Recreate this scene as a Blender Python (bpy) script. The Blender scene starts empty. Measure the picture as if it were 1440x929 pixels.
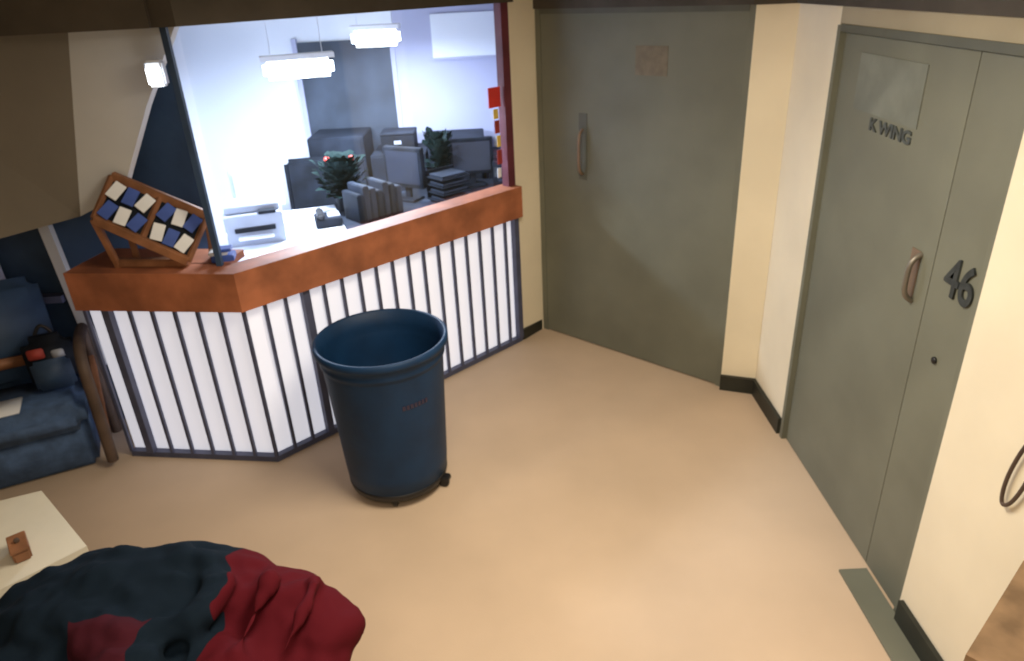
import bpy, bmesh, math, random
from mathutils import Matrix, Vector
random.seed(4)
S=bpy.context.scene
COL=S.collection
S.view_settings.view_transform='Standard'

# ---------------------------------------------------------------- materials
def mat(name,col,rough=.6,var=.08,scale=6,bump=0.0,bscale=60,metal=0,emit=0,ecol=None,col2=None,spec=.4):
    m=bpy.data.materials.new(name); m.use_nodes=True
    nt=m.node_tree; b=nt.nodes['Principled BSDF']
    tc=nt.nodes.new('ShaderNodeTexCoord')
    n=nt.nodes.new('ShaderNodeTexNoise'); n.inputs['Scale'].default_value=scale; n.inputs['Detail'].default_value=4
    nt.links.new(tc.outputs['Object'],n.inputs['Vector'])
    r=nt.nodes.new('ShaderNodeValToRGB')
    c1=[max(0,c*(1-var)) for c in col]; c2=[min(1,c*(1+var)) for c in (col2 or col)]
    r.color_ramp.elements[0].color=(*c1,1); r.color_ramp.elements[1].color=(*c2,1)
    r.color_ramp.elements[0].position=.35; r.color_ramp.elements[1].position=.65
    nt.links.new(n.outputs['Fac'],r.inputs['Fac'])
    nt.links.new(r.outputs['Color'],b.inputs['Base Color'])
    b.inputs['Roughness'].default_value=rough; b.inputs['Metallic'].default_value=metal
    b.inputs['Specular IOR Level'].default_value=spec
    if emit:
        b.inputs['Emission Color'].default_value=(*(ecol or col),1); b.inputs['Emission Strength'].default_value=emit
    if bump:
        n2=nt.nodes.new('ShaderNodeTexNoise'); n2.inputs['Scale'].default_value=bscale
        nt.links.new(tc.outputs['Object'],n2.inputs['Vector'])
        bp=nt.nodes.new('ShaderNodeBump'); bp.inputs['Strength'].default_value=bump; bp.inputs['Distance'].default_value=.01
        nt.links.new(n2.outputs['Fac'],bp.inputs['Height']); nt.links.new(bp.outputs['Normal'],b.inputs['Normal'])
    return m
M_floor=mat('floor_vinyl',(.60,.46,.335),.6,.07,1.3,.05,150,spec=.25)
M_cream=mat('cream_paint',(.82,.74,.57),.6,.05,2)
M_tan=mat('tan_paint',(.38,.33,.23),.7,.08,2)
M_brown=mat('header_brown',(.065,.055,.043),.7,.2,4)
M_ceil=mat('ceiling_paint',(.55,.48,.38),.8,.05,3)
M_door=mat('greygreen_paint',(.165,.170,.132),.5,.09,2.5,spec=.25)
M_doorseam=mat('door_seam',(.10,.105,.08),.5,.1,5)
M_lett=mat('door_lettering',(.03,.035,.035),.6,.3,30)
M_lett2=mat('faded_lettering',(.06,.07,.07),.6,.3,30)
M_base=mat('black_baseboard',(.022,.024,.018),.5,.2,8)
M_ledge=mat('stained_wood_ledge',(.36,.125,.058),.55,.3,5)
M_wood=mat('warm_wood',(.26,.115,.055),.5,.3,9)
M_wood2=mat('pale_wood',(.26,.17,.10),.6,.3,9,spec=.2)
M_bar=mat('steel_bar_blue',(.075,.085,.15),.5,.15,8)
M_post=mat('maroon_post',(.13,.03,.045),.5,.2,5)
M_panel=mat('glow_painted_white_panel',(.85,.86,.95),.6,.02,3,emit=.52,ecol=(.85,.88,1))  # emission paints in the glow of the bright booth interior; panel is no lamp
M_white=mat('booth_white',(.80,.85,.95),.6,.03,2)
M_lav=mat('booth_lavender',(.42,.44,.62),.6,.05,2)
M_dkdoor=mat('booth_doorway',(.045,.06,.09),.6,.3,3)
M_navy=mat('navy_paint',(.03,.06,.12),.6,.3,3)
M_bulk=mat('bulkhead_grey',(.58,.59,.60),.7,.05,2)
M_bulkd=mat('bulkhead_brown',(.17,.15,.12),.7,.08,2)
M_can=mat('can_blue',(.005,.030,.085),.55,.15,6,.06,50,spec=.3)
M_canin=mat('can_inside',(.012,.06,.13),.5,.2,6)
M_black=mat('black_plastic',(.012,.012,.014),.45,.2,8)
M_dark=mat('dark_equipment',(.008,.011,.018),.6,.4,9,spec=.15)
M_dark2=mat('dark_cabinet',(.016,.021,.033),.6,.4,5,spec=.15)
M_steel=mat('steel',(.20,.18,.15),.4,.1,8,metal=.5)
M_sofa=mat('blue_upholstery',(.055,.10,.20),.8,.25,12,.3,60)
M_cream2=mat('laminate_cream',(.70,.66,.55),.5,.04,6)
M_green=mat('leaf',(.008,.018,.018),.7,.3,9,spec=.1)
M_red=mat('red',(.6,.04,.03),.5,.1,9)
M_dred=mat('dull_red',(.30,.04,.03),.6,.2,9)
M_yel=mat('yellow',(.7,.5,.1),.5,.1,9)
M_blue=mat('label_blue',(.05,.10,.38),.5,.1,9)
M_paper=mat('paper',(.8,.82,.85),.7,.03,9)
M_plate=mat('door_notice_patch',(.178,.192,.165),.55,.14,6,spec=.2)
M_sign=mat('faded_brown_sign',(.185,.16,.115),.6,.12,20,spec=.2)
M_brass=mat('brass_pull',(.24,.17,.12),.4,.1,9,metal=.4)
M_tube=mat('lamp_tube',(1,1,1),.5,0,3,emit=16,ecol=(.8,.9,1))
M_equip=mat('office_grey',(.32,.35,.42),.5,.08,6)
M_scr=mat('screen',(.015,.02,.035),.4,.1,6,emit=.01,ecol=(.3,.5,.9))
M_cord=mat('cord_brown',(.09,.06,.045),.6,.2,9)

M_glass=bpy.data.materials.new('clear_pane'); M_glass.use_nodes=True
nt=M_glass.node_tree; nt.nodes.clear()
o=nt.nodes.new('ShaderNodeOutputMaterial'); mx=nt.nodes.new('ShaderNodeMixShader'); t=nt.nodes.new('ShaderNodeBsdfTransparent'); g=nt.nodes.new('ShaderNodeBsdfGlossy')
g.inputs['Roughness'].default_value=.05; mx.inputs[0].default_value=.04; t.inputs[0].default_value=(.96,.98,1,1)
nt.links.new(t.outputs[0],mx.inputs[1]); nt.links.new(g.outputs[0],mx.inputs[2]); nt.links.new(mx.outputs[0],o.inputs[0])

# ---------------------------------------------------------------- helpers
def empty(name):
    e=bpy.data.objects.new(name,None); COL.objects.link(e); return e
def fin(name,bm,m,parent=None,smooth=False):
    me=bpy.data.meshes.new(name); bmesh.ops.recalc_face_normals(bm,faces=bm.faces); bm.to_mesh(me); bm.free()
    for mm in (m if isinstance(m,(list,tuple)) else [m]): me.materials.append(mm)
    if smooth:
        for p in me.polygons: p.use_smooth=True
    ob=bpy.data.objects.new(name,me); COL.objects.link(ob)
    if parent: ob.parent=parent
    return ob
def box(name,c,s,m,parent=None,rot=(0,0,0),bev=0):
    bm=bmesh.new(); bmesh.ops.create_cube(bm,size=1)
    bmesh.ops.scale(bm,vec=s,verts=bm.verts)
    if bev: bmesh.ops.bevel(bm,geom=bm.edges[:],offset=bev,segments=3,affect='EDGES')
    ob=fin(name,bm,m,parent); ob.location=c; ob.rotation_euler=rot
    return ob
def prism(name,pts,z0,z1,m,parent=None):
    bm=bmesh.new(); lo=[bm.verts.new((x,y,z0)) for x,y in pts]; hi=[bm.verts.new((x,y,z1)) for x,y in pts]
    bm.faces.new(lo); bm.faces.new(hi); n=len(pts)
    for i in range(n): bm.faces.new((lo[i],lo[(i+1)%n],hi[(i+1)%n],hi[i]))
    return fin(name,bm,m,parent)
def seg(name,p0,p1,z0,z1,th,m,parent=None,off=0):
    a=Vector(p0);b=Vector(p1);d=(b-a).normalized();n=Vector((-d.y,d.x))
    a+=n*off;b+=n*off
    return prism(name,[tuple(a),tuple(b),tuple(b+n*th),tuple(a+n*th)],z0,z1,m,parent)
def poly3(name,pts,off,m,parent=None):
    bm=bmesh.new(); a=[bm.verts.new(p) for p in pts]; b=[bm.verts.new(Vector(p)+Vector(off)) for p in pts]
    bm.faces.new(a); bm.faces.new(b); n=len(pts)
    for i in range(n): bm.faces.new((a[i],a[(i+1)%n],b[(i+1)%n],b[i]))
    return fin(name,bm,m,parent)
def beam(name,p0,p1,w,h,m,parent=None):
    p0=Vector(p0);p1=Vector(p1);d=(p1-p0)
    ob=box(name,(0,0,0),(d.length,w,h),m,parent,bev=min(w,h)*.15)
    x=d.normalized(); y=Vector((0,0,1)).cross(x)
    if y.length<1e-3: y=Vector((0,1,0))
    y.normalize(); z=x.cross(y)
    R=Matrix((x,y,z)).transposed().to_4x4()
    ob.matrix_basis=Matrix.Translation((p0+p1)/2)@R
    return ob
def tube(name,pts,r,m,parent=None,res=4,smooth=True):
    cu=bpy.data.curves.new(name,'CURVE'); cu.dimensions='3D'; cu.bevel_depth=r; cu.bevel_resolution=res; cu.use_fill_caps=True
    sp=cu.splines.new('NURBS' if smooth and len(pts)>2 else 'POLY'); sp.points.add(len(pts)-1)
    for p,q in zip(sp.points,pts): p.co=(*q,1)
    if sp.type=='NURBS': sp.use_endpoint_u=True; sp.order_u=3
    dg=bpy.data.objects.new(name+'_c',cu); COL.objects.link(dg)
    me=bpy.data.meshes.new_from_object(dg); bpy.data.objects.remove(dg)
    me.materials.clear(); me.materials.append(m); me.name=name
    for p in me.polygons: p.use_smooth=True
    ob=bpy.data.objects.new(name,me); COL.objects.link(ob)
    if parent: ob.parent=parent
    return ob
def lathe(name,prof,c,m,parent=None,n=64):
    bm=bmesh.new(); rings=[]
    for r,z in prof:
        rings.append([bm.verts.new((c[0]+r*math.cos(2*math.pi*i/n),c[1]+r*math.sin(2*math.pi*i/n),c[2]+z)) for i in range(n)])
    for a,b in zip(rings[:-1],rings[1:]):
        for i in range(n): bm.faces.new((a[i],a[(i+1)%n],b[(i+1)%n],b[i]))
    bm.faces.new(rings[0]); bm.faces.new(rings[-1])
    return fin(name,bm,m,parent,True)
def text(name,s,size,loc,rot,m,parent=None,ext=.002,off=0,sx=1):
    cu=bpy.data.curves.new(name,'FONT'); cu.body=s; cu.size=size; cu.extrude=ext; cu.offset=off; cu.align_x='CENTER'; cu.align_y='CENTER'
    ob=bpy.data.objects.new(name+'_t',cu); COL.objects.link(ob)
    me=bpy.data.meshes.new_from_object(ob); bpy.data.objects.remove(ob)
    me.materials.clear(); me.materials.append(m)
    ob=bpy.data.objects.new(name,me); COL.objects.link(ob); ob.location=loc; ob.rotation_euler=rot; ob.scale=(sx,1,1)
    if parent: ob.parent=parent
    return ob

# ---------------------------------------------------------------- shell
XR=1.48
CEIL=2.5
prism('floor',[(-4.4,-.9),(1.75,-.9),(1.75,7.2),(-4.4,7.2)],-.06,0,M_floor)
prism('ceiling',[(-4.4,-.9),(1.75,-.9),(1.75,7.2),(-4.4,7.2)],CEIL,CEIL+.06,M_ceil)
prism('wall_back',[(-4.4,-.9),(1.75,-.9),(1.75,-.8),(-4.4,-.8)],0,CEIL,M_cream)
prism('wall_left',[(-4.4,-.8),(-4.3,-.8),(-4.3,7.1),(-4.4,7.1)],0,CEIL,M_bulk)
D46a,D46b=2.03,3.30
prism('wall_right',[(XR,-.8),(XR+.14,-.8),(XR+.14,D46a),(XR,D46a)],0,CEIL,M_cream)
prism('wall_right_lintel',[(XR,D46a),(XR+.14,D46a),(XR+.14,D46b),(XR,D46b)],2.13,CEIL,M_tan)
A=(XR,3.77);B=(1.29,3.84);C=(.23,4.82);D=(.06,4.655)
prism('wall_right_pier',[(XR,D46b),(XR+.14,D46b),(XR+.14,3.90),(1.36,3.97),B,A],0,CEIL,M_cream)
prism('wall_oblique_lintel',[B,(1.38,3.93),(.32,4.91),C],2.2,CEIL,M_brown)
prism('wall_oblique_pier',[C,(.32,4.93),(.10,4.95),(.015,4.70),D],0,CEIL,M_cream)
prism('trim_1',[(XR-.02,-.8),(XR,-.8),(XR,3.77),(XR-.02,3.77)],2.2,2.5,M_brown)
prism('trim_2',[(XR-.02,3.76),A,B,(1.27,3.82)],2.2,2.5,M_brown)
prism('baseboard_right',[(XR-.02,-.8),(XR,-.8),(XR,D46a-.02),(XR-.02,D46a-.02)],0,.11,M_base)
prism('baseboard_pier',[(XR-.02,D46b+.02),(XR,D46b+.02),A,B,(1.28,3.82),(XR-.02,3.75)],0,.10,M_base)
prism('baseboard_oblique',[(C[0]-.015,C[1]-.02),C,D,(.09,4.655)],0,.08,M_base)

# ---- door 46
d=empty('door_1')
for i,(a,b) in enumerate(((D46a+.03,2.318),(2.322,D46b-.03))):
    box('leaf_%d'%(i+1),(XR+.04,(a+b)/2,1.05),(.05,b-a,2.09),M_door,d)
box('jamb_1',(XR+.045,D46a+.015,1.06),(.08,.03,2.13),M_door,d)
box('jamb_2',(XR+.03,D46b-.015,1.06),(.08,.03,2.13),M_door,d)
box('head_jamb',(XR+.03,(D46a+D46b)/2,2.115),(.08,D46b-D46a-.06,.03),M_doorseam,d)
box('notice_patch',(XR+.013,2.84,1.92),(.004,.50,.22),M_plate,d)
R46=(math.radians(90),0,math.radians(-90))
text('notice_text','K WING',.066,(XR+.012,2.77,1.77),R46,M_lett2,d,ext=.003,off=.002,sx=1.3)
text('number_46','46',.19,(XR+.011,2.155,1.385),R46,M_lett,d,ext=.004,off=.003,sx=.85)
tube('pull_handle',[(XR+.015,2.40,1.40),(XR-.02,2.40,1.385),(XR-.025,2.40,1.31),(XR-.02,2.40,1.235),(XR+.015,2.40,1.22)],.010,M_steel,d)
box('handle_plate',(XR+.013,2.43,1.31),(.006,.06,.20),M_brass,d,bev=.002)
lathe('keyhole',[(.012,0),(.012,.008)],(0,0,0),M_black,d,24).matrix_basis=Matrix.Translation((XR+.015,2.19,1.08))@Matrix.Rotation(math.radians(-90),4,'Y')
prism('trim_threshold',[(1.36,1.2),(XR-.001,1.2),(XR-.001,2.28),(1.36,2.28)],0,.012,M_door)

# ---- oblique door
d=empty('door_2')
dv=(Vector(C)-Vector(B)).normalized(); nv=Vector((-.679,-.734)); ang=math.atan2(-.679,.734)
def dp(s,z,o=0):
    p=Vector(C)-dv*s+nv*o
    return (p.x,p.y,z)
W=1.443
def dbox(name,s0,s1,z0,z1,o0,o1,m,bev=0):
    c=dp((s0+s1)/2,(z0+z1)/2,(o0+o1)/2); return box(name,c,(s1-s0,abs(o1-o0),z1-z0),m,d,(0,0,ang),bev)
dbox('leaf',.04,W-.04,.01,2.17,-.06,-.02,M_door)
dbox('jamb_1',0,.04,0,2.2,-.07,-.015,M_door)
dbox('jamb_2',W-.04,W,0,2.2,-.07,-.015,M_door)
dbox('head_jamb',.04,W-.04,2.17,2.2,-.07,-.01,M_doorseam)
dbox('handle_plate',.335,.40,1.18,1.60,-.02,-.015,M_doorseam,.002)
tube('pull_handle',[dp(.37,1.5,-.01),dp(.37,1.49,.03),dp(.37,1.36,.035),dp(.37,1.23,.03),dp(.37,1.22,-.01)],.010,M_brass,d)
dbox('faded_sign',.74,.95,1.84,2.0,-.02,-.017,M_sign)

# ---------------------------------------------------------------- booth
b=empty('reception_booth')
P0=Vector((-2.22,3.43));P1=Vector((-1.35,3.30));P2=Vector((.07,4.65))
def offs(k):
    d1=(P1-P0).normalized();d2=(P2-P1).normalized()
    n1=Vector((-d1.y,d1.x));n2=Vector((-d2.y,d2.x))
    m_=(n1+n2).normalized(); m_=m_/m_.dot(n1)
    return [P0+n1*k,P1+m_*k,P2+n2*k]
def band(name,k0,k1,z0,z1,m,parent=b):
    a=offs(k0);c=offs(k1)
    return prism(name,[tuple(v) for v in a]+[tuple(v) for v in reversed(c)],z0,z1,m,parent)
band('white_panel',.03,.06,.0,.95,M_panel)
band('floor_rail',-.01,.03,0,.035,M_bar)
band('ledge_fascia',-.06,.02,.945,1.15,M_ledge)
band('ledge_top',.02,.09,1.10,1.15,M_ledge)
seg('ledge_return',tuple(P0),tuple(P1-Vector((.10,0))),1.11,1.15,.22,M_ledge,b,.09)
def pline(s):
    L1=(P1-P0).length
    if s<L1: return P0+(P1-P0)*(s/L1)
    return P1+(P2-P1)*((s-L1)/(P2-P1).length)
L1=(P1-P0).length;L2=(P2-P1).length
bars=[L1*i/7 for i in range(8)]+[L1+L2*i/17 for i in range(1,18)]
for i,s in enumerate(bars):
    q=pline(min(s,L1+L2-.02)); thick=i in (1,10,24)
    w=.040 if thick else .017
    box('bar_%02d'%i,(q.x,q.y,.49),(w,w,.92),M_bar,b,(0,0,math.radians(43 if i>7 else -8)))
q=P0+(P1-P0)*.92
box('post_left',(q.x-.02,q.y+.06,1.70),(.028,.028,1.10),M_navy,b)
q=offs(.03)[2]
box('post_right',(q.x-.02,q.y-.02,1.70),(.06,.06,1.10),M_post,b,(0,0,math.radians(43)))
band('window_header',-.05,.10,2.25,CEIL,M_brown)
a=offs(.04)
seg('glass_pane',tuple(a[1]),tuple(a[2]),1.15,2.25,.006,M_glass,b)
d2=(P2-P1).normalized(); a=offs(.02)
for i,(s,z,w,h,mm) in enumerate(((.12,1.72,.10,.12,M_red),(.115,1.62,.04,.06,M_yel),(.11,1.54,.04,.08,M_dred),(.10,1.45,.03,.07,M_yel),(.10,1.35,.04,.09,M_dred),(.11,1.25,.03,.06,M_paper))):
    c=a[2]-d2*s
    box('sticker_%d'%i,(c.x-.006,c.y+.006,z),(w,.004,h),mm,b,(0,0,math.radians(43.5)))

prism('wall_north',[(-3.3,6.5),(1.0,6.5),(1.0,6.6),(-3.3,6.6)],0,CEIL,M_white)
prism('wall_partition',[(-1.70,3.80),(-1.64,3.80),(-2.77,6.5),(-2.85,6.5)],0,CEIL,M_white)
prism('wall_east',[(.10,4.95),(.32,4.93),(1.0,6.5),(.88,6.5)],0,CEIL,M_lav)
prism('wall_navy',[(-4.3,3.95),(-1.63,3.78),(-1.63,3.83),(-4.3,4.05)],0,CEIL,M_navy)
d=empty('door_3')
box('leaf',(-1.30,6.485,.99),(.78,.03,1.98),M_dkdoor,d)
box('frame_1',(-1.71,6.485,1.0),(.04,.05,2.02),M_lav,d)
box('frame_2',(-.89,6.485,1.0),(.04,.05,2.02),M_lav,d)
prism('wall_lavender',[(-.87,6.47),(.86,6.47),(.86,6.5),(-.87,6.5)],0,CEIL,M_lav)
wb=empty('window_1'); box('pane',(-.27,6.455,1.98),(.56,.02,.34),M_white,wb); box('sill',(-.27,6.45,1.80),(.60,.04,.02),M_lav,wb)

def lamp(name,c,L,w,h,ang,power):
    e=empty(name)
    box('housing',(c[0],c[1],c[2]+h/2+.01),(L,w,.03),M_white,e,(0,0,ang))
    box('diffuser',(c[0],c[1],c[2]),(L*.96,w*.8,h),M_tube,e,(0,0,ang),.03)
    dx=math.cos(ang)*L*.35;dy=math.sin(ang)*L*.35
    for k in (-1,1): tube('rod_%d'%(k+2),[(c[0]+k*dx,c[1]+k*dy,c[2]+.04),(c[0]+k*dx,c[1]+k*dy,CEIL)],.003,M_white,e)
    l=bpy.data.lights.new(name+'_light','AREA'); l.shape='RECTANGLE'; l.size=L; l.size_y=w; l.energy=power; l.color=(.78,.87,1)
    lo=bpy.data.objects.new('glow',l); COL.objects.link(lo); lo.location=(c[0],c[1],c[2]-h/2-.01); lo.rotation_euler=(0,0,ang); lo.parent=e
lamp('fluorescent_lamp',(-.88,5.6,2.04),.36,.16,.12,.0,45)
lamp('fluorescent_lamp.001',(-1.29,4.9,1.92),.46,.14,.12,.3,85)
e=empty('bulkhead_lamp')
box('housing',(-1.53,3.40,2.06),(.08,.05,.11),M_white,e,bev=.01)
box('lens',(-1.53,3.37,2.05),(.06,.03,.085),M_tube,e,bev=.01)

# desk + equipment
e=empty('office_desk')
prism('top_light',[(-1.85,4.35),(-1.55,4.15),(-1.05,4.54),(-1.30,5.30),(-1.45,5.25),(-2.0,5.1)],.86,.90,M_white,e)
prism('top_dark',[(-1.05,4.54),(.0,5.35),(.28,5.84),(-.2,5.88),(-.5,5.80),(-1.30,5.30)],.86,.90,M_dark2,e)
prism('pedestal_1',[(-1.85,4.5),(-1.6,4.3),(-1.35,4.5),(-1.80,5.0)],0,.86,M_white,e)
prism('pedestal_2',[(-.5,5.2),(-.1,5.4),(.15,5.80),(-.2,5.80)],0,.86,M_white,e)
def group(name,c,rz):
    e=empty(name); R=Matrix.Rotation(rz,4,'Z')
    def B(n,o,sz,m,bev=.006):
        return box(n,Vector(c)+(R@Vector(o)),sz,m,e,(0,0,rz),bev)
    return e,B
def printer(name,c,s,rz,mm=M_equip):
    e,B=group(name,c,rz)
    B('body',(0,0,s[2]*.4),(s[0],s[1],s[2]*.8),mm)
    B('lid',(0,.02,s[2]*.9),(s[0]*.94,s[1]*.8,s[2]*.18),mm)
    B('paper_tray',(0,-s[1]*.55,s[2]*.25),(s[0]*.6,s[1]*.35,.012),M_white if mm is M_equip else M_dark2,.003)
    B('slot',(0,-s[1]*.5,s[2]*.42),(s[0]*.7,.02,.03),M_dark,.003)
    B('control_panel',(s[0]*.25,-s[1]*.45,s[2]*.83),(s[0]*.3,.06,.02),M_dark,.003)
printer('desk_printer',(-1.66,4.58,.90),(.36,.30,.25),.3)
def monitor(name,c,rz,w=.36,h=.26,mm=M_dark,ms=M_scr):
    e,B=group(name,c,rz)
    B('shell',(0,0,.10+h/2),(w,.05,h),mm); B('screen',(0,-.027,.10+h/2),(w*.86,.006,h*.80),ms,.001)
    B('neck',(0,.02,.07),(.05,.03,.12),mm); B('foot',(0,.01,.01),(.2,.15,.018),mm)
monitor('computer_monitor',(-1.74,4.98,.90),.25,.34,.28,M_equip,M_lav)
monitor('computer_monitor.001',(-.74,5.34,.90),-.5,.34,.30)
monitor('computer_monitor.002',(-.25,5.66,.90),.1,.34,.28)
printer('desk_printer.001',(.06,5.66,.90),(.26,.24,.26),-.2,M_dark)
e,B=group('file_tray_stack',(-.42,5.28,.90),.7)
for i in range(4):
    B('tray_%d'%i,(0,0,.02+i*.055),(.26,.20,.012),M_dark,.002); B('papers_%d'%i,(0,0,.035+i*.055),(.22,.17,.016),M_dark2,.002)
    B('lip_%d'%i,(0,.10,.04+i*.055),(.26,.01,.05),M_dark,.002)
e,B=group('binder_row',(-.93,4.98,.90),.7)
for i in range(7):
    B('binder_%d'%i,(-.17+.052*i,0,.10+.012*(i*5%3)),(.045,.22,.20+.024*(i*5%3)),(M_dark,M_dark2,M_dark2,M_dark,M_dark2,M_dark,M_dark2)[i])
e,B=group('desk_telephone',(-1.24,4.82,.90),.3)
B('base',(0,0,.03),(.18,.2,.06),M_dark); B('handset',(-.05,0,.08),(.05,.2,.04),M_black,.012); B('keypad',(.04,0,.063),(.08,.12,.01),M_equip,.002)
e,B=group('filing_cabinet',(-.75,6.17,0),0)
for i,(x,h) in enumerate(((-.62,1.28),(-.12,1.12),(.36,1.22),(.85,1.05))):
    B('body_%d'%i,(x,0,h/2),(.46,.44,h),M_dark2)
    for k in range(3):
        B('drawer_%d_%d'%(i,k),(x,-.225,h*(k+.5)/3),(.42,.012,h/3-.03),M_dark2,.003); B('pull_%d_%d'%(i,k),(x,-.24,h*(k+.5)/3+.05),(.12,.015,.015),M_steel,.003)
e,B=group('equipment_box',(-.87,6.14,1.123),0)
B('body',(0,0,.07),(.28,.24,.14),M_dark); B('lid',(0,0,.15),(.29,.25,.02),M_dark2); B('label',(0,-.123,.08),(.06,.004,.03),M_equip,.001)
def ochair(name,cx,cy,rz,top):
    e=empty(name); R=Matrix.Translation((cx,cy,0))@Matrix.Rotation(rz,4,'Z')
    def T(ob,loc,rx=0): ob.matrix_basis=R@Matrix.Translation(loc)@Matrix.Rotation(rx,4,'X')
    ob=box('seat',(0,0,0),(.48,.46,.09),M_dark,e,bev=.03); T(ob,(0,0,.50))
    ob=box('backrest',(0,0,0),(.44,.09,top-.68),M_dark,e,bev=.04); T(ob,(0,.22,(top+.68)/2),-.1)
    P=lambda x,y,z: tuple(R@Vector((x,y,z)))
    tube('back_stem',[P(0,.18,.46),P(0,.27,.6),P(0,.22,.8)],.02,M_black,e)
    tube('column',[P(0,0,.08),P(0,0,.48)],.025,M_black,e)
    for k in (-1,1): tube('arm_%d'%(k+2),[P(k*.24,.0,.48),P(k*.29,-.02,.68),P(k*.27,.12,.70),P(k*.22,.22,.72)],.018,M_black,e)
    for i in range(5):
        an=i*2*math.pi/5
        tube('spoke_%d'%i,[P(0,0,.09),P(.24*math.cos(an),.24*math.sin(an),.06)],.016,M_black,e)
        p=P(.25*math.cos(an),.25*math.sin(an),0)
        lathe('caster_%d'%i,[(.015,0),(.028,.012),(.028,.04),(.015,.055)],p,M_black,e,16)
ochair('office_chair',-1.52,5.58,.15,1.16)
def plant(name,c,h,n,spread,flowers=0):
    e=empty(name)
    lathe('pot',[(.05,0),(.07,.10),(.075,.10),(.075,.12),(.06,.12),(.055,.10)],c,M_dark,e,24)
    bm=bmesh.new()
    for i in range(n):
        an=random.uniform(0,6.28); rr=random.uniform(.1,1)*spread; hh=h*random.uniform(.1,1)
        base=Vector(c)+Vector((0,0,.10)); tip=base+Vector((rr*math.cos(an),rr*math.sin(an),hh))
        side=Vector((-math.sin(an),math.cos(an),0))*random.uniform(.03,.05); dr=(tip-base).normalized()
        pts=[tip-dr*.09,tip-dr*.05-side,tip+Vector((0,0,-.03)),tip-dr*.05+side]
        v=[bm.verts.new(p) for p in pts]; bm.faces.new(v)
        st=[bm.verts.new(p) for p in (base,base+side*.12,tip-dr*.08)]; bm.faces.new(st)
    fin('leaves',bm,M_green,e)
    for i in range(flowers):
        an=i*2*math.pi/max(1,flowers); r=spread*.4
        bm=bmesh.new(); bmesh.ops.create_icosphere(bm,subdivisions=2,radius=.022)
        ob=fin('flower_%d'%i,bm,M_red,e,True); ob.location=(c[0]+r*math.cos(an),c[1]+r*math.sin(an),c[2]+.10+h*.8)
plant('potted_plant',(-1.18,5.16,.90),.34,320,.22,2)
plant('potted_plant.001',(-.50,5.66,.90),.40,200,.15)

# ---------------------------------------------------------------- left bulkhead
e=empty('stair_bulkhead')
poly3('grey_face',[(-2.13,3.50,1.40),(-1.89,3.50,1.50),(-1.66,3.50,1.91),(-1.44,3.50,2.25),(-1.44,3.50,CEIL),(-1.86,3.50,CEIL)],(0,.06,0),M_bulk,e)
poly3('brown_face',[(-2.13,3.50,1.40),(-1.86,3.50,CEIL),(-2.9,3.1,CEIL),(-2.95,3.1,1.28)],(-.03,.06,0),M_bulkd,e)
prism('soffit',[(-3.0,3.06),(-1.44,3.24),(-1.44,3.58),(-3.0,3.3)],2.25,CEIL,M_brown,e)

# ---------------------------------------------------------------- wooden document rack on ledge
e=empty('document_rack')
a0=Vector((-1.90,3.47,1.60));a1=Vector((-1.50,3.50,1.37));b0=Vector((-1.97,3.33,1.43));b1=Vector((-1.58,3.34,1.19))
beam('rail_1',a0,a1,.03,.045,M_wood,e); beam('rail_2',b0,b1,.03,.045,M_wood,e)
for i,k in enumerate((0,.5,1)): beam('cross_%d'%i,a0.lerp(a1,k),b0.lerp(b1,k),.025,.025,M_wood,e)
beam('leg_0',a0,(a0.x-.01,3.50,1.15),.03,.03,M_wood,e)
beam('leg_1',b0,(b0.x,3.42,1.15),.03,.03,M_wood,e)
beam('leg_2',a1,(a1.x-.02,3.50,1.15),.03,.03,M_wood,e)
beam('foot_rail',(-1.98,3.43,1.172),(-1.60,3.39,1.172),.05,.04,M_wood,e)
nrm=(a1-a0).cross(b0-a0).normalized()
if nrm.z<0: nrm=-nrm
xd=(a1-a0).normalized(); yd=(b0-a0); yd=(yd-xd*yd.dot(xd)).normalized(); zd=xd.cross(yd)
R=Matrix((xd,yd,zd)).transposed().to_4x4()
k=0
for j,v in enumerate((.28,.72)):
    for i,u in enumerate((.10,.25,.40,.62,.76,.9)):
        c=a0.lerp(a1,u).lerp(b0.lerp(b1,u),v)+nrm*.018
        ob=box('leaflet_%d'%k,(0,0,0),(.055,.085,.008),M_paper if (i+j)%2==0 else M_blue,e,bev=.002); ob.matrix_basis=Matrix.Translation(c)@R@Matrix.Rotation(random.uniform(-.2,.4),4,'Z'); k+=1
poly3('backing_board',[a0,a1,b1,b0],-nrm*.01,M_dark,e)
e,B=group('pamphlet_pile',(-1.45,3.46,1.15),.2)
B('pamphlet_1',(.0,.0,.015),(.11,.09,.03),M_blue,.003); B('pamphlet_2',(-.02,.01,.04),(.09,.08,.02),M_paper,.003); B('pamphlet_3',(.01,-.01,.058),(.08,.07,.016),M_blue,.003)

# ---------------------------------------------------------------- wood framed sofa, left
e=empty('wooden_arm_sofa')
Rs=Matrix.Translation((-2.30,3.33,0))@Matrix.Rotation(math.atan2(.27,.56),4,'Z')
def sb(n,o,s,m,rx=0,bev=.03,par=None):
    ob=box(n,(0,0,0),s,m,par or e,bev=bev); ob.matrix_basis=Rs@Matrix.Translation(o)@Matrix.Rotation(math.radians(rx),4,'X')
    for p in ob.data.polygons: p.use_smooth=True
    return ob
sb('base',(-.85,.24,.16),(1.6,.40,.30),M_sofa)
sb('seat_cushion_1',(-.42,.20,.36),(.78,.50,.16),M_sofa,0,.05)
sb('seat_cushion_2',(-1.22,.20,.36),(.78,.50,.16),M_sofa,0,.05)
sb('back_cushion_1',(-.50,.48,.72),(.76,.13,.60),M_navy,-10,.05)
sb('back_cushion_2',(-1.28,.48,.72),(.76,.13,.60),M_navy,-10,.05)
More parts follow.
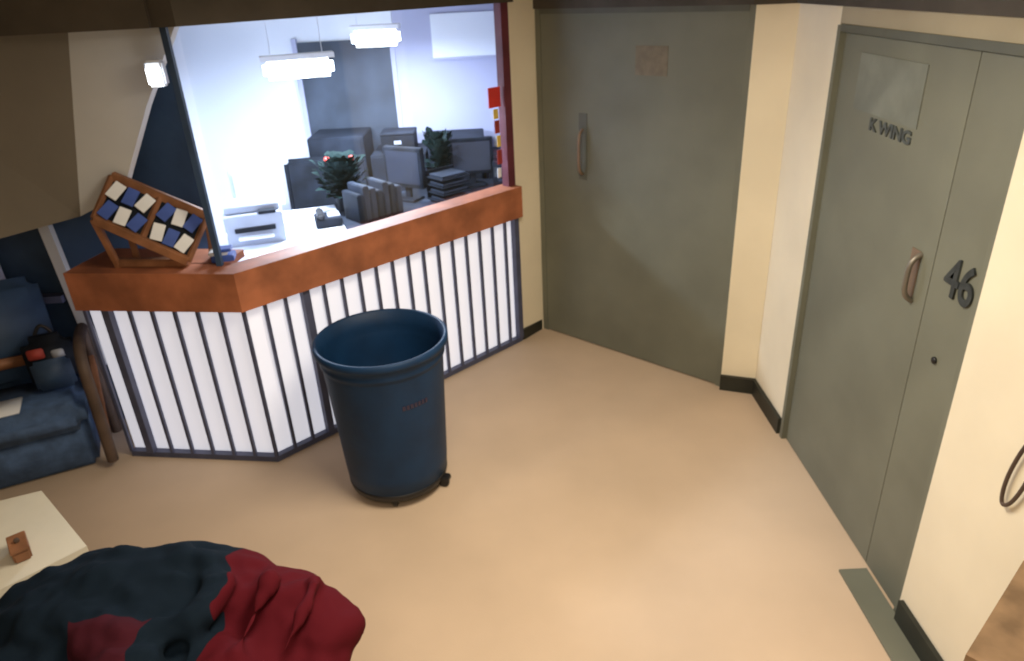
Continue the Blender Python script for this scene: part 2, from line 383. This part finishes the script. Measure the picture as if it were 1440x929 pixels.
sb('back_rail',(-.85,.36,.60),(1.6,.04,.06),M_wood,0,.01)
def sp(x,y,z): return tuple(Rs@Vector((x,y,z)))
tube('arm_right',[sp(.02,-.02,.05),sp(.03,-.02,.45),sp(.03,.0,.66),sp(.03,.15,.74),sp(.03,.40,.70)],.030,M_cord,e)
tube('arm_post',[sp(.03,.40,.0),sp(.03,.40,.70)],.028,M_cord,e)
beam('side_brace',sp(.03,-.01,.16),sp(.03,.39,.52),.03,.05,M_wood,e)
sb('magazine',(-.45,.12,.447),(.26,.18,.012),M_paper,0,.002)
e2=empty('backpack')
sb('body',(-.14,.27,.60),(.24,.14,.31),M_dark,0,.05,e2)
sb('front_pocket',(-.14,.19,.55),(.19,.05,.18),M_navy,0,.02,e2)
sb('red_patch',(-.19,.195,.68),(.08,.015,.06),M_dred,0,.006,e2)
sb('name_tag',(-.09,.195,.66),(.06,.015,.05),M_equip,0,.006,e2)
tube('carry_loop',[sp(-.18,.29,.75),sp(-.16,.29,.80),sp(-.12,.29,.80),sp(-.10,.29,.75)],.01,M_black,e2)
e=empty('window_2')
for i,(x,t_) in enumerate(((-2.52,-.12),(-2.90,-.10),(-3.3,-.1))):
    box('mullion_%d'%i,(x,3.81,1.15),(.06,.04,1.5),M_lav if i else M_bulk,e,(0,t_*.5,0))
box('sill',(-3.0,3.80,.85),(.9,.06,.04),M_bar,e)

# ---------------------------------------------------------------- trash can on dolly
e=empty('trash_can')
c=(-.635,3.08)
prof=[(.235,.0),(.255,.01),(.262,.10),(.292,.66),(.296,.68),(.302,.685),(.302,.70),(.300,.705),(.304,.735),(.316,.74),(.324,.75),(.324,.775),(.316,.782),(.304,.778),(.296,.70),(.283,.55),(.24,.03)]
lathe('barrel',prof,(c[0],c[1],.075),M_can,e)
lathe('barrel_floor',[(.238,0),(.238,.005)],(c[0],c[1],.105),M_canin,e)
lathe('dolly_deck',[(.20,0),(.250,.005),(.256,.03),(.256,.045),(.20,.045)],(c[0],c[1],.045),M_black,e)
for i in range(5):
    an=2*math.pi*i/5-.30
    rr=.25 if i==0 else .21
    x,y=c[0]+rr*math.cos(an),c[1]+rr*math.sin(an)
    ob=lathe('caster_%d'%i,[(.02,-.014),(.030,-.010),(.030,.010),(.02,.014)],(0,0,0),M_black,e,20)
    ob.matrix_basis=Matrix.Translation((x,y,.030))@Matrix.Rotation(an,4,'Z')@Matrix.Rotation(math.radians(90),4,'X')
    box('caster_arm_%d'%i,(x,y,.055),(.07,.05,.03),M_black,e,(0,0,an),.006)
M_mark=mat('red_marking',(.035,.025,.05),.6,.2,40)
for i in range(7):
    an=math.radians(-66+i*4); r=.285
    box('molded_mark_%d'%i,(c[0]+r*math.cos(an),c[1]+r*math.sin(an),.60),(.006,.014,.022),M_mark,e,(0,0,an))

# ---------------------------------------------------------------- cream table bottom-left
e=empty('side_table')
prism('top',[(-1.757,2.13),(-1.43,1.82),(-1.85,1.40),(-2.35,1.90)],.72,.755,M_cream2,e)
prism('apron',[(-1.77,2.09),(-1.48,1.81),(-1.85,1.46),(-2.28,1.88)],.64,.72,M_wood,e)
for i,(x,y) in enumerate(((-1.77,2.06),(-1.50,1.80),(-1.85,1.49),(-2.25,1.88))): box('leg_%d'%i,(x,y,.34),(.045,.045,.68),M_wood,e,(0,0,.75))
e,B=group('wooden_stamp_box',(-1.63,1.80,.755),-.9)
B('body',(0,0,.02),(.10,.05,.04),M_wood); B('lid',(0,0,.044),(.104,.054,.010),M_wood,.002); B('knob',(0,0,.055),(.015,.015,.015),M_cord,.003)

# ---------------------------------------------------------------- armchair under jacket
e=empty('wooden_armchair')
cx,cy=-.95,1.28
for i,(x,y) in enumerate(((-.25,-.22),(.25,-.22),(-.25,.22),(.25,.22))): box('leg_%d'%i,(cx+x,cy+y,.26 if y<0 else .30),(.045,.045,.52 if y<0 else .60),M_wood,e,bev=.006)
box('seat',(cx,cy,.38),(.50,.46,.07),M_sofa,e,bev=.02)
box('arm_1',(cx-.27,cy,.53),(.06,.50,.03),M_wood,e,bev=.01)
box('arm_2',(cx+.27,cy,.53),(.06,.50,.03),M_wood,e,bev=.01)
box('backrest',(cx,cy+.22,.50),(.46,.04,.16),M_wood,e,bev=.01)

# ---------------------------------------------------------------- jacket (navy / red)
bm=bmesh.new()
def ell(c,r,rz=0,ry=0,sub=3):
    mtx=Matrix.Translation(c)@Matrix.Rotation(rz,4,'Z')@Matrix.Rotation(ry,4,'Y')@Matrix.Diagonal((*r,1))
    bmesh.ops.create_icosphere(bm,subdivisions=sub,radius=1,matrix=mtx)
def chain(pts,rs,n=9,flat=.8):
    for (p,q,r0,r1) in zip(pts[:-1],pts[1:],rs[:-1],rs[1:]):
        for i in range(n):
            t=i/(n-1); r=r0+(r1-r0)*t
            ell(Vector(p).lerp(Vector(q),t),(r,r,r*flat))
ell((-1.10,1.46,.77),(.34,.27,.19),.1)
ell((-1.26,1.46,.76),(.26,.25,.17),.3)
ell((-1.34,1.25,.72),(.28,.26,.17),.6)
ell((-.92,1.50,.78),(.24,.20,.14),-.2)
ell((-.68,1.41,.75),(.18,.17,.13),-.3)
ell((-.80,1.25,.72),(.23,.22,.16),.2)
ell((-1.10,1.10,.70),(.32,.26,.18),.0)
ell((-1.05,1.53,.60),(.28,.11,.24),.0)
ell((-.76,1.22,.58),(.12,.20,.22),.0)
chain([(-.84,1.53,.82),(-.66,1.47,.81),(-.54,1.39,.78),(-.56,1.28,.73),(-.70,1.16,.71)],[.08,.10,.10,.085,.07])
chain([(-1.42,1.40,.85),(-1.15,1.36,.90),(-.97,1.22,.90),(-1.00,1.05,.84)],[.06,.085,.08,.07])
chain([(-.92,1.57,.89),(-.83,1.45,.92),(-.86,1.33,.91),(-.95,1.30,.91)],[.04,.05,.045,.04])
chain([(-1.36,1.58,.84),(-1.15,1.60,.90),(-.98,1.57,.90)],[.04,.055,.04])
for i in range(7):
    u=-1.36+.12*i
    chain([(u,1.62-.02*(i%2),.74),(u+.07,1.45,.91+.01*(i%3)),(u+.03,1.25,.88)],[.014,.022,.012],n=12,flat=1)
me=bpy.data.meshes.new('jacket'); bm.to_mesh(me); bm.free()
jk=bpy.data.objects.new('draped_jacket',me); COL.objects.link(jk)
r=jk.modifiers.new('r','REMESH'); r.mode='VOXEL'; r.voxel_size=.010; r.use_smooth_shade=True
s=jk.modifiers.new('s','SMOOTH'); s.iterations=7; s.factor=.6
tx=bpy.data.textures.new('folds','CLOUDS'); tx.noise_scale=.20; tx.noise_depth=1
dm=jk.modifiers.new('d','DISPLACE'); dm.texture=tx; dm.strength=.045; dm.mid_level=.5; dm.texture_coords='GLOBAL'
tx2=bpy.data.textures.new('creases','MARBLE'); tx2.noise_scale=.16; tx2.turbulence=10; tx2.marble_type='SOFT'
dm=jk.modifiers.new('d2','DISPLACE'); dm.texture=tx2; dm.strength=.022; dm.mid_level=.5; dm.texture_coords='GLOBAL'
s=jk.modifiers.new('s2','SMOOTH'); s.iterations=3; s.factor=.5
m=bpy.data.materials.new('jacket_cloth'); m.use_nodes=True; nt=m.node_tree; bs=nt.nodes['Principled BSDF']; bs.inputs['Roughness'].default_value=.9
bs.inputs['Specular IOR Level'].default_value=.1
tc=nt.nodes.new('ShaderNodeTexCoord'); sep=nt.nodes.new('ShaderNodeSeparateXYZ'); nt.links.new(tc.outputs['Object'],sep.inputs[0])
nz=nt.nodes.new('ShaderNodeTexNoise'); nz.inputs['Scale'].default_value=5; nt.links.new(tc.outputs['Object'],nz.inputs['Vector'])
def math_(op,a,bv):
    n=nt.nodes.new('ShaderNodeMath'); n.operation=op
    for i,v in enumerate((a,bv)):
        if isinstance(v,(int,float)): n.inputs[i].default_value=v
        else: nt.links.new(v,n.inputs[i])
    return n.outputs[0]
f1=math_('ADD',sep.outputs['X'],math_('MULTIPLY',math_('SUBTRACT',nz.outputs['Fac'],.5),.15))
isred=math_('GREATER_THAN',f1,-.82)
lo=math_('LESS_THAN',math_('ADD',sep.outputs['Y'],math_('MULTIPLY',nz.outputs['Fac'],.25)),1.46)
isred2=math_('MULTIPLY',math_('MULTIPLY',lo,math_('GREATER_THAN',f1,-1.16)),math_('LESS_THAN',f1,-.95))
red=math_('MAXIMUM',isred,math_('MULTIPLY',isred2,.6))
mx=nt.nodes.new('ShaderNodeMix'); mx.data_type='RGBA'; nt.links.new(red,mx.inputs[0])
mx.inputs[6].default_value=(.005,.011,.020,1); mx.inputs[7].default_value=(.075,.005,.010,1)
nt.links.new(mx.outputs[2],bs.inputs['Base Color']); me.materials.append(m)

# ---------------------------------------------------------------- right edge: tall wooden stand + phone cord
e=empty('wooden_stand')
q=[(.95,1.06),(1.25,1.32),(1.42,1.12),(1.13,.86)]
cx=sum(p[0] for p in q)/4; cy=sum(p[1] for p in q)/4
prism('top',q,.965,.995,M_wood2,e)
prism('shelf',[(cx+(x-cx)*.85,cy+(y-cy)*.85) for x,y in q],.45,.47,M_wood,e)
for i,(x,y) in enumerate(q):
    box('leg_%d'%i,(cx+(x-cx)*.85,cy+(y-cy)*.85,.4825),(.035,.035,.965),M_wood,e,(0,0,.71),.004)
e=empty('wall_telephone')
box('body',(XR-.03,1.52,1.42),(.06,.14,.22),M_black,e,bev=.012)
tube('handset',[(XR-.09,1.55,1.50),(XR-.11,1.55,1.42),(XR-.09,1.55,1.33)],.018,M_black,e)
box('cradle',(XR-.07,1.55,1.44),(.05,.04,.04),M_black,e,bev=.008)
tube('cord',[(XR-.05,1.55,1.31),(XR-.015,1.66,1.12),(XR-.015,1.70,.95),(XR-.015,1.69,.84),(XR-.015,1.64,.90),(XR-.015,1.60,1.12),(XR-.05,1.53,1.31)],.006,M_cord,e)

# ---------------------------------------------------------------- lights
def ceiling_lamp(name,c,L,w,power,col):
    e=empty(name)
    box('housing',(c[0],c[1],CEIL-.02),(L,w,.04),M_ceil,e,bev=.008)
    l=bpy.data.lights.new(name,'AREA'); l.shape='RECTANGLE'; l.size=L*.95; l.size_y=w*.9; l.energy=power; l.color=col
    lo=bpy.data.objects.new('glow',l); COL.objects.link(lo); lo.location=(c[0],c[1],CEIL-.045); lo.parent=e
ceiling_lamp('ceiling_lamp',(.2,2.1,0),.6,1.2,54,(1,.88,.70))
ceiling_lamp('ceiling_lamp.001',(-.3,.2,0),.6,1.2,22,(1,.88,.70))
w=bpy.data.worlds.new('world'); S.world=w; w.use_nodes=True
w.node_tree.nodes['Background'].inputs[0].default_value=(.9,.85,.8,1); w.node_tree.nodes['Background'].inputs[1].default_value=.05

# ---------------------------------------------------------------- camera
cd=bpy.data.cameras.new('camera'); cd.sensor_width=36; cd.lens=25.0; cd.clip_start=.02
cd.dof.use_dof=True; cd.dof.focus_distance=.5; cd.dof.aperture_fstop=16
co=bpy.data.objects.new('camera',cd); COL.objects.link(co)
Mx=Matrix.Rotation(math.radians(64),3,'X')@Matrix.Rotation(math.radians(-2.9),3,'Z')
co.matrix_world=Matrix.Translation((0,0,2.35))@Mx.to_4x4()
S.camera=co
